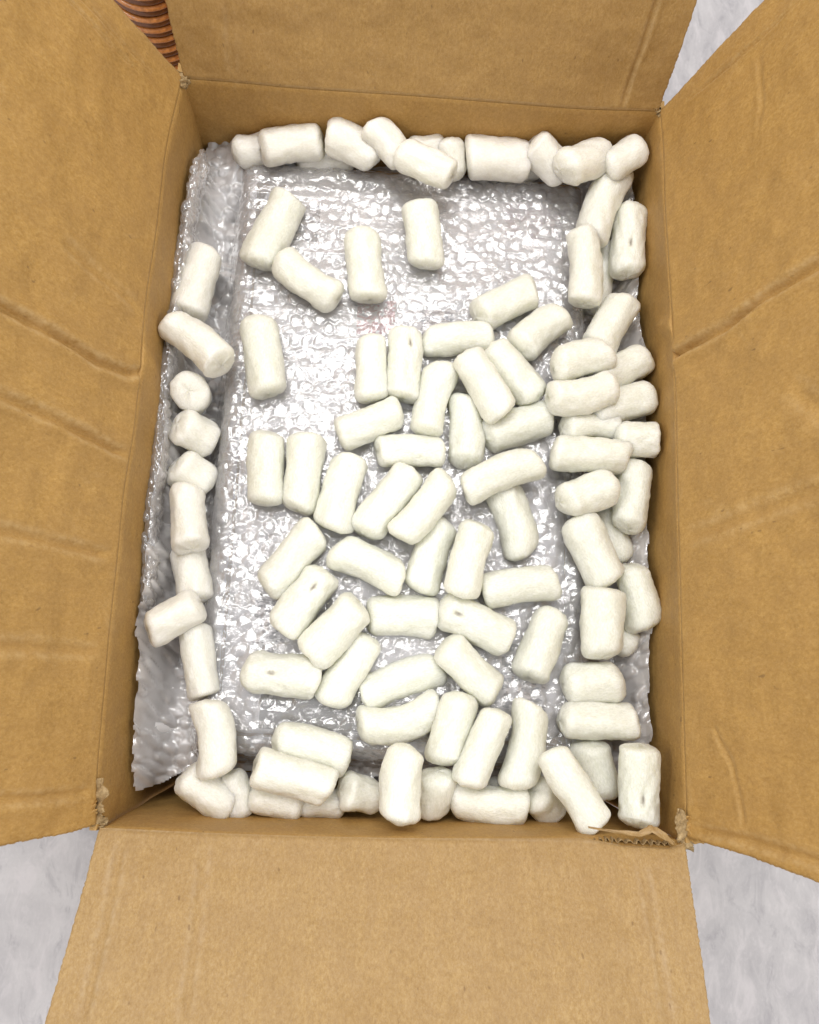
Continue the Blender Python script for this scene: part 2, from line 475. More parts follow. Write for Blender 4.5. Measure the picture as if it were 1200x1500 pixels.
flap('back', 72, 0.20, [(256, 60), (243, 0)], [(990, 90), (1022, 0)], [
    ([(910, 160), (925, 110), (945, 55), (962, 0), (975, -50)], 0.0008, 0.0018),
    ([(335, 0), (342, 110)], 0.0004, 0.003)], 59, 'upright plain back flap')
flap('front', 27, 0.20, [(110, 1345), (65, 1500)], [(1012, 1300), (1028, 1400), (1043, 1500)], [
    ([(180, 1225), (160, 1330), (120, 1500)], 0.0008, 0.003),
    ([(300, 1230), (285, 1380), (270, 1500)], 0.0005, 0.003),
    ([(940, 1265), (965, 1400), (980, 1500)], 0.0006, 0.003)], 83, 'pale brown front flap lying open towards the viewer')

# torn board at the corners: ragged strips of liner and the fluted core between them
def ragged(name, pts, widths, seed, label=None, mat=TORN, thick=0.0008, curl=0.003):
    """crumpled torn strip along 3-D points pts, with width vectors widths"""
    r = np.random.default_rng(seed)
    pts = np.array(pts); widths = np.array(widths)
    n, m = 26, 7
    q = np.linspace(0, len(pts) - 1, n)
    ctr = np.stack([np.interp(q, range(len(pts)), pts[:, i]) for i in range(3)], 1)
    wv = np.stack([np.interp(q, range(len(pts)), widths[:, i]) for i in range(3)], 1)
    tg = np.gradient(ctr, axis=0); nn = np.cross(tg, wv); nn /= np.linalg.norm(nn, axis=1)[:, None] + 1e-9
    P = np.zeros((n, m, 3))
    for i in range(n):
        for j in range(m):
            k = j / (m - 1) - 0.5
            jag = 1.0 + (0.40 * (r.random() - 0.5) if j in (0, m - 1) else 0)
            P[i, j] = ctr[i] + wv[i] * k * jag + nn[i] * curl * (0.15 * (r.random() - 0.5) + 0.8 * math.sin(i * 0.35 + seed) * k + 0.5 * math.sin(i * 0.8 + j * 0.9))
    c = pts.mean(0)
    P = P - c
    off = np.repeat(nn[:, None, :], m, 1) * thick
    o = slab(name, P, P - off, box, Matrix.Translation(c), mat)
    if label: tag(o, label)
    return o
def fluted(name, a, b, inward, depth, period, seed, label):
    """sine-wave core of the board between two points, extruded downward"""
    r = np.random.default_rng(seed)
    Ln = np.linalg.norm(b - a); n = int(Ln / period * 8)
    P = np.zeros((n, 5, 3))
    for i in range(n):
        k = i / (n - 1)
        c = a + (b - a) * k + inward * ((0.0007 + 0.0009 * abs(math.sin(7 * k))) * math.sin(k * Ln / period * 2 * math.pi + 2.0 * math.sin(6 * k)))
        top = (r.random() - 0.7) * 0.0030
        for j in range(5):
            P[i, j] = c + UP * (top - depth * j / 4)
    c = (a + b) / 2
    nn = np.broadcast_to(inward * 0.0005, P.shape)
    o = slab(name, P - c, P - c - nn, box, Matrix.Translation(c), TORN)
    tag(o, label)
    return o
X_ = np.array([1.0, 0, 0]); Y_ = np.array([0, 1.0, 0])
ragged('torn_liner', [at(146, 1140, 0.002), at(147, 1165, 0.002), at(141, 1190, 0.001), at(146, 1208, -0.002)], [X_ * .002 + UP * .002, X_ * .008 + UP * .004, X_ * .009 + UP * .006, X_ * .009], 3, 'torn ragged paper at the front left corner')
ragged('torn_liner', [at(136, 1176, 0.004), at(128, 1192, 0.004), at(114, 1209, 0.004)], [X_ * .004 + Y_ * .003, X_ * .011 + Y_ * .005, X_ * .014 - Y_ * .002], 5, None, CARD)
ragged('torn_liner', [at(148, 1196, -0.004), at(150, 1206, -0.004), at(140, 1214, -0.003)], [X_ * .005, X_ * .006, X_ * .008], 8)
ragged('torn_liner', [at(996, 1184, 0.001), at(1000, 1205, 0.002), at(1004, 1228, 0.0), at(1006, 1246, -0.004)], [X_ * .003, X_ * .008 + UP * .003, X_ * .011, X_ * .008], 12, 'torn hanging strip of paper at the front right corner')
ragged('torn_liner', [at(1012, 1195, 0.004), at(1018, 1215, 0.005), at(1024, 1236, 0.004)], [X_ * .005, X_ * .010 + UP * .003, X_ * .007], 13, None, CARD)
ragged('torn_liner', [at(262, 104, 0.003), at(266, 116, 0.002), at(268, 128, 0.0)], [X_ * .006, X_ * .009, X_ * .004], 17, 'torn paper scraps at the back left corner')
ragged('torn_liner', [at(270, 106, 0.0), at(274, 118, -0.001), at(271, 130, -0.003)], [X_ * .004, X_ * .005, X_ * .003], 19)
ragged('torn_liner', [at(962, 155, 0.003), at(965, 162, 0.001), at(966, 172, -0.002)], [X_ * .003, X_ * .005, X_ * .002], 21, 'small torn tip at the back right corner')
FS = SIDES['front']
def in_slot(x, z): return FS.A + FS.x * x + FS.o * (float(FS.b(x)) + 0.0018) + UP * z
fluted('corrugated_core', in_slot(TEAR[0] + 0.004, -0.0030), in_slot(TEAR[1] - 0.002, -0.0020), Y_, 0.006, 0.0046, 4, 'exposed fluted core of the torn front wall')
ragged('torn_liner', [at(862, 1212, 0.0012), at(900, 1218, 0.002), at(935, 1222, 0.003), at(955, 1214, 0.004), at(975, 1225, 0.003), at(988, 1236, 0.001)],
       [Y_ * .001, Y_ * .002, Y_ * .003, Y_ * .005, Y_ * .0045, Y_ * .002], 25, 'lifted torn inner paper along the front wall', CARD, 0.0006, 0.0012)['lit_tone'] = 1.0

# ------------------------------------------------------------------ wrapped package and the loose wrap round it
ZP = -0.064      # film level on the package
ZL = -0.087      # film level beside it
pk = [at(338, 268, ZP), at(838, 262, ZP), at(842, 1092, ZP), at(345, 1092, ZP)]
px0, px1 = (pk[0][0] + pk[3][0]) / 2, (pk[1][0] + pk[2][0]) / 2
py0, py1 = (pk[2][1] + pk[3][1]) / 2, (pk[0][1] + pk[1][1]) / 2
PACK_O = np.array([(px0 + px1) / 2, (py0 + py1) / 2, 0.0])
PRINTS = [(378, 1000, 600, 1068, (0.006, 0.007, 0.010), 0.34), (425, 300, 470, 350, (0.10, 0.11, 0.15), 0.42),
          (522, 440, 580, 488, (0.55, 0.13, 0.16), 0.46), (615, 455, 665, 490, (0.10, 0.11, 0.16), 0.46), (740, 295, 830, 345, (0.45, 0.38, 0.42), 0.48),
          (366, 870, 420, 990, (0.12, 0.12, 0.15), 0.53), (600, 1000, 720, 1070, (0.16, 0.16, 0.20), 0.52), (735, 945, 800, 1040, (0.28, 0.29, 0.34), 0.52)]
pack = empty('bubble_wrapped_package', (PACK_O[0], PACK_O[1], CT + 0.001))
tag(pack, 'flat white printed package in shiny clear bubble wrap in the middle of the box', 'wrapped package')
def rounded_box(x0, x1, y0, y1, z0, z1, r):
    V, F = [], []
    def loop(inset, z):
        pts = []
        a, b, c, d = x0 + inset, x1 - inset, y0 + inset, y1 - inset
        rr = max(r * 2 - inset, 0.001)
        for (cx, cy, st) in ((b - rr, d - rr, 0), (a + rr, d - rr, 90), (a + rr, c + rr, 180), (b - rr, c + rr, 270)):
            for k in range(7):
                t = math.radians(st + 15 * k); pts.append((cx + rr * math.cos(t), cy + rr * math.sin(t), z))
        return pts
    loops = [loop(r * 0.3, z0), loop(0, z0 + r)]
    for k in range(7):
        a = math.pi / 2 * k / 6
        loops.append(loop(r * (1 - math.cos(a)), z1 - r + r * math.sin(a)))
    n = len(loops[0])
    for l in loops: V += l
    for i in range(len(loops) - 1):
        for j in range(n):
            F.append((i * n + j, i * n + (j + 1) % n, (i + 1) * n + (j + 1) % n, (i + 1) * n + j))
    F.append(tuple(range(n))[::-1]); F.append(tuple((len(loops) - 1) * n + j for j in range(n)))
    return V, F
V, F = rounded_box(px0 - PACK_O[0] + 0.004, px1 - PACK_O[0] - 0.004, py0 - PACK_O[1] + 0.004, py1 - PACK_O[1] - 0.004, 0.0, ZR + ZP - 0.006 - CT - 0.001, 0.010)
inner_pack = obj('printed_parcel', mesh_from('printed_parcel', V, F, make_print()), pack)

def bubbles(x, y, pitch, rad, hgt, seed, ang):
    """height of a field of air bubbles: hexagonal lattice of flattened domes"""
    ca, sa = math.cos(ang), math.sin(ang)
    wx = 0.0030 * n2d(N1, x, y, 30, seed) + 0.0016 * n2d(N2, x, y, 75, seed); wy = 0.0030 * n2d(N2, x, y, 30, seed) + 0.0016 * n2d(N1, x, y, 75, seed + 7)
    u, v = ca * x + sa * y + wx, -sa * x + ca * y + wy
    best = np.zeros(np.shape(x)); rowh = pitch * 0.866
    tb = np.random.default_rng(seed).random((256, 256))
    for dj in (-1, 0, 1):
        j = np.floor(v / rowh + 0.5).astype(int) + dj
        for di in (-1, 0, 1):
            i = np.floor(u / pitch - 0.5 * (j % 2) + 0.5).astype(int) + di
            cx = (i + 0.5 * (j % 2)) * pitch; cy = j * rowh
            rnd = tb[i % 256, j % 256]; rn2 = tb[(i + 77) % 256, (j + 31) % 256]; rn3 = tb[(i + 13) % 256, (j + 91) % 256]
            du, dv = u - cx, v - cy
            d = np.hypot(du * (1 + 0.12 * (rn2 - 0.5)), dv * (1 + 0.12 * (rn3 - 0.5))) / rad
            h = np.where(d < 1, (1 - np.clip(d, 0, 1) ** 2.6) ** 0.7, 0) * hgt * np.where(rnd < 0.22, 0.12, 0.40 + 0.75 * rnd)
            h = h * (1 + (du * (rn2 - 0.5) + dv * (rn3 - 0.5)) / rad * 0.8)
            best = np.maximum(best, h)
    return best
def crumple(x, y, s, k):
    return (1 - np.abs(n2d(N1, x, y, s, k))) ** 3 * 0.6 + (1 - np.abs(n2d(N2, x, y, s * 2.1, k + 3))) ** 3 * 0.4

def grid_mesh(name, X, Y, Z, keep, mat, parent=None, origin=(0, 0, 0)):
    n, m = X.shape
    idx = np.arange(n * m).reshape(n, m)
    V = np.stack([X, Y, Z], -1).reshape(-1, 3) - np.array(origin)
    q = np.stack([idx[:-1, :-1], idx[:-1, 1:], idx[1:, 1:], idx[1:, :-1]], -1)
    kk = keep[:-1, :-1] & keep[:-1, 1:] & keep[1:, 1:] & keep[1:, :-1]
    Fq = q[kk]
    used = np.unique(Fq); mp = np.full(n * m, -1); mp[used] = np.arange(len(used))
    V = V[used]; Fq = mp[Fq]
    me = bpy.data.meshes.new(name)
    me.vertices.add(len(V)); me.vertices.foreach_set('co', V.ravel())
    me.loops.add(len(Fq) * 4); me.loops.foreach_set('vertex_index', Fq.ravel().astype(np.int32))
    me.polygons.add(len(Fq)); me.polygons.foreach_set('loop_start', np.arange(0, len(Fq) * 4, 4, dtype=np.int32))
    me.polygons.foreach_set('use_smooth', np.ones(len(Fq), bool))
    me.update(calc_edges=True); me.validate(); me.materials.append(mat)
    o = obj(name, me, parent)
    o.location = origin if parent is None else tuple(np.array(origin) - np.array(parent.location))
    return o

# wrap on the package: a sheet that runs over the top and down its four sides
def pack_sheet(name, lift, seed, hgt, ang, step, mat, wr):
    mg = 0.030
    us = np.arange(px0 - mg, px1 + mg, step); vs = np.arange(py0 - mg, py1 + mg, step)
    U, Vv = np.meshgrid(us, vs)
    ox = np.maximum(np.maximum(px0 - U, U - px1), 0); oy = np.maximum(np.maximum(py0 - Vv, Vv - py1), 0)
    d = np.hypot(ox, oy)
    rr = 0.012
    ang_ = np.clip(d / rr, 0, math.pi / 2)
    drop = rr * (1 - np.cos(ang_)) + np.maximum(d - rr * math.pi / 2, 0) * 0.85
    outw = rr * np.sin(ang_) + np.maximum(d - rr * math.pi / 2, 0) * 0.5
    k = np.where(d > 1e-6, outw / np.maximum(d, 1e-6), 1)
    X = np.clip(U, px0, px1) + (U - np.clip(U, px0, px1)) * k
    Y = np.clip(Vv, py0, py1) + (Vv - np.clip(Vv, py0, py1)) * k
    Z = ZR + ZP + lift - drop + bubbles(U, Vv, 0.0105, 0.0050, hgt, seed, ang) + 0.0020 * crumple(U, Vv, 24, seed) + 0.0009 * n2d(N1, U, Vv, 45, seed) + wr * 0.00085 * crumple(U, Vv * 1.25, 100, seed + 5) + wr * 0.00026 * crumple(U, Vv, 270, seed + 2) + 0.0018 * crumple(U * 0.6, Vv, 40, seed + 3)
    return grid_mesh(name, X, Y, Z, np.ones(X.shape, bool), mat, pack, (PACK_O[0], PACK_O[1], ZR + ZP))
pack_sheet('bubble_wrap', 0.0, 5, 0.0011, 0.08, 0.0008, FILM, 0.75)
pack_sheet('bubble_wrap', -0.0038, 9, 0.0009, 0.5, 0.0012, FILM_MID, 0.75)

# loose wrap lining the box round the package
def low_sheet(name, lift, seed, hgt, ang, step, mat, parent):
    us = np.arange(-0.1885, 0.1885, step); vs = np.arange(-0.262, 0.2625, step)
    X, Y = np.meshgrid(us, vs)
    sl = SIDES['left']; sr = SIDES['right']
    def inner_x(s, Y):
        k = (Y - s.A[1]) / (s.B[1] - s.A[1]); xx = k * s.len
        return s.A[0] + (s.B[0] - s.A[0]) * k + s.o[0] * (s.b(xx) * 0.80 + (0.0062 * np.sin(np.clip(k, 0, 1) * math.pi) ** 0.5 if s is sr else 0))
    xl, xr = inner_x(sl, Y), inner_x(sr, Y)
    dl, dr = X - xl, xr - X
    wig = 0.006 * n2d(N1, Y, Y * 0, 18, seed + 1)
    rise = (0.040 + 0.006 * n2d(N2, Y, Y * 0, 30, 4)) * np.exp(-(np.clip(dl, 0, 1) / 0.014) ** 2) * np.clip((0.235 - Y) / 0.03, 0, 1) + 0.028 * np.exp(-(np.clip(dr, 0, 1) / 0.016) ** 2)
    back = 0.018 * np.exp(-((0.262 - Y) / 0.06) ** 2) * np.clip((-0.06 - X) / 0.05, 0, 1)
    bub = bubbles(X, Y - 0.6 * rise, 0.0105, 0.0050, hgt, seed, ang)
    steep = np.clip(rise / 0.022, 0, 1) * np.where(dl < dr, 1.0, -1.0)
    Z = ZR + ZL + lift + rise + back + bub + 0.010 * crumple(X, Y, 17, seed) + 0.0030 * crumple(X, Y, 50, seed + 4) + 0.0005 * crumple(X, Y, 170, seed + 6) + 0.002 * n2d(N2, X, Y, 55, seed) - 0.006
    inside = (X > px0 + 0.001) & (X < px1 - 0.001) & (Y > py0 + 0.001) & (Y < py1 - 0.001)
    edge = at(190, 1162, -0.07); e2 = at(285, 1128, -0.09)
    fy = np.where(X < e2[0], edge[1] + (e2[1] - edge[1]) * np.clip((X - edge[0]) / (e2[0] - edge[0]), 0, 1), e2[1])
    Z = np.where(Y < fy + 0.02, Z - 0.2 * np.clip(fy + 0.02 - Y, 0, 1) , Z)
    # scalloped outer edge: the film ends between bubbles
    sc = 0.0010 + 0.6 * np.abs(wig) + 0.0012 * np.abs(n2d(N1, Y, Y * 0, 60, 3))
    X = X + steep * (bub * 0.55 + 0.0016 * crumple(X, Y, 40, seed + 9) - 0.0015)
    keep = ~inside & (dl > sc + (0.0 if parent is None else 0.011)) & (dr > 0.003) & (Y > fy + 0.003 * n2d(N2, X, Y, 60, 2)) & (Y < 0.2605)
    return grid_mesh(name, X, Y, Z, keep, mat, parent, (0, 0, ZR + ZL))
wrap = low_sheet('bubble_wrap_sheet', 0.0, 15, 0.0040, 0.2, 0.0011, FILM_LOW, None)
tag(wrap, 'crumpled clear bubble wrap lining the box around the flat package', 'bubble wrap')
low_sheet('under_layer', -0.007, 29, 0.0025, 0.1, 0.0028, FILM_DEEP, wrap)

def rolled_edge(path, rx, rz, z, seed):
    pts = np.array([at(u, v, z) for u, v in path])
    d = np.concatenate([[0], np.cumsum(np.linalg.norm(np.diff(pts, axis=0), axis=1))])
    n, m = int(d[-1] / 0.0010), 60
    q = np.linspace(0, d[-1], n)
    ctr = np.stack([np.interp(q, d, pts[:, i]) for i in range(3)], 1)
    for _ in range(40): ctr[1:-1] = (ctr[:-2] + 2 * ctr[1:-1] + ctr[2:]) / 4
    th = np.linspace(0, 2 * math.pi, m, endpoint=False)
    Q, TH = np.meshgrid(q, th, indexing='ij')
    per = math.pi * (rx + rz)
    arc = TH / (2 * math.pi) * per
    b = bubbles(Q, arc, per / 5.0, 0.0049, 0.0026, seed, 0.0)
    taper = np.clip(np.minimum(Q, d[-1] - Q) / 0.012, 0, 1) ** 0.5
    w = 1 + 0.22 * n2d(N1, Q, Q * 0, 26, seed) + 0.10 * n2d(N2, Q, arc, 60, seed)
    k = taper * w
    X = ctr[:, :1] + (rx * k + b * taper) * np.cos(TH) + 0.002 * n2d(N2, Q, Q * 0, 20, seed + 2)
    Y = np.repeat(ctr[:, 1:2], m, 1)
    Z = ctr[:, 2:3] + (rz * k + b * taper) * np.sin(TH) + 0.003 * n2d(N1, Q, Q * 0, 22, seed + 5)
    P = np.stack([X, Y, Z], -1) - np.array(wrap.location)
    idx = np.arange(n * m).reshape(n, m); nx = np.roll(idx, -1, 1)
    F = np.stack([idx[:-1], nx[:-1], nx[1:], idx[1:]], -1).reshape(-1, 4)
    obj('rolled_edge', mesh_from('rolled_edge', P.reshape(-1, 3), F, FILM_EDGE), wrap)
rolled_edge([(297, 222), (285, 300), (269, 372), (252, 470), (244, 560), (236, 650), (229, 740), (222, 830), (216, 905)], 0.0050, 0.0080, -0.056, 3)

# ------------------------------------------------------------------ rattan post behind the back left corner
CANE = make_cane('varnished_brown_cane', (0.42, 0.14, 0.032), (0.78, 0.33, 0.09))
CANE_DARK = make_cane('dark_brown_cane', (0.13, 0.045, 0.014), (0.24, 0.085, 0.026))
pb = at(222, 0, -0.10)
post = empty('rattan_post', (pb[0], pb[1], 0))
tag(post, 'dark brown rattan post wound with cane behind the back left corner of the box', 'rattan post')
PR = 0.034
def tube(r, z0, z1, n=24):
    V = [(r * math.cos(2 * math.pi * k / n), r * math.sin(2 * math.pi * k / n), z) for z in (z0, z1) for k in range(n)]
    Fc = [(k, (k + 1) % n, n + (k + 1) % n, n + k) for k in range(n)] + [tuple(range(n))[::-1], tuple(range(n, 2 * n))]
    return V, Fc
V, F = tube(PR - 0.003, 0, ZR + 0.16)
obj('core', mesh_from('core', V, F, CANE_DARK), post)
def ring_mesh(R, r, n=40, m=8):
    V, F = [], []
    for i in range(n):
        a = 2 * math.pi * i / n
        for j in range(m):
            b = 2 * math.pi * j / m
            V.append(((R + r * math.cos(b)) * math.cos(a), (R + r * math.cos(b)) * math.sin(a), r * 0.95 * math.sin(b) + 0.005 * math.sin(a - 0.6)))
    for i in range(n):
        for j in range(m):
            F.append((i * m + j, ((i + 1) % n) * m + j, ((i + 1) % n) * m + (j + 1) % m, i * m + (j + 1) % m))
    return V, F
V, F = ring_mesh(PR - 0.0012, 0.0026)
rme = mesh_from('cane_wrap', V, F, CANE)
V, F = ring_mesh(PR - 0.0032, 0.0034)
rmd = mesh_from('cane_wrap', V, F, CANE_DARK)
z = 0.006; k = 0
while z < ZR + 0.155:
    o = obj('cane_wrap', rme if k % 2 == 0 else rmd, post); o.location = (0, 0, z); o.rotation_euler = (0, 0, random.uniform(-.2, .2))
    z += 0.0058 + random.uniform(-.0004, .0004); k += 1
for da in (0.0, 0.15):
    a0 = -1.18 + da
    P = []
    n = 60
    V, F = [], []
    for i in range(n):
        zz = ZR + 0.16 - i / (n - 1) * 0.405
        a = a0 + 0.6 * i / n
        c = Vector(((PR + 0.003) * math.cos(a), (PR + 0.003) * math.sin(a), zz))
        for j in range(7):
            b = 2 * math.pi * j / 7
            V.append(tuple(c + Vector((math.cos(a), math.sin(a), 0)) * 0.0022 * math.cos(b) + Vector((-math.sin(a), math.cos(a), 0)) * 0.0028 * math.sin(b)))
    for i in range(n - 1):
        for j in range(7):
            F.append((i * 7 + j, i * 7 + (j + 1) % 7, (i + 1) * 7 + (j + 1) % 7, (i + 1) * 7 + j))
    obj('cane_strip', mesh_from('cane_strip', V, F, CANE), post)

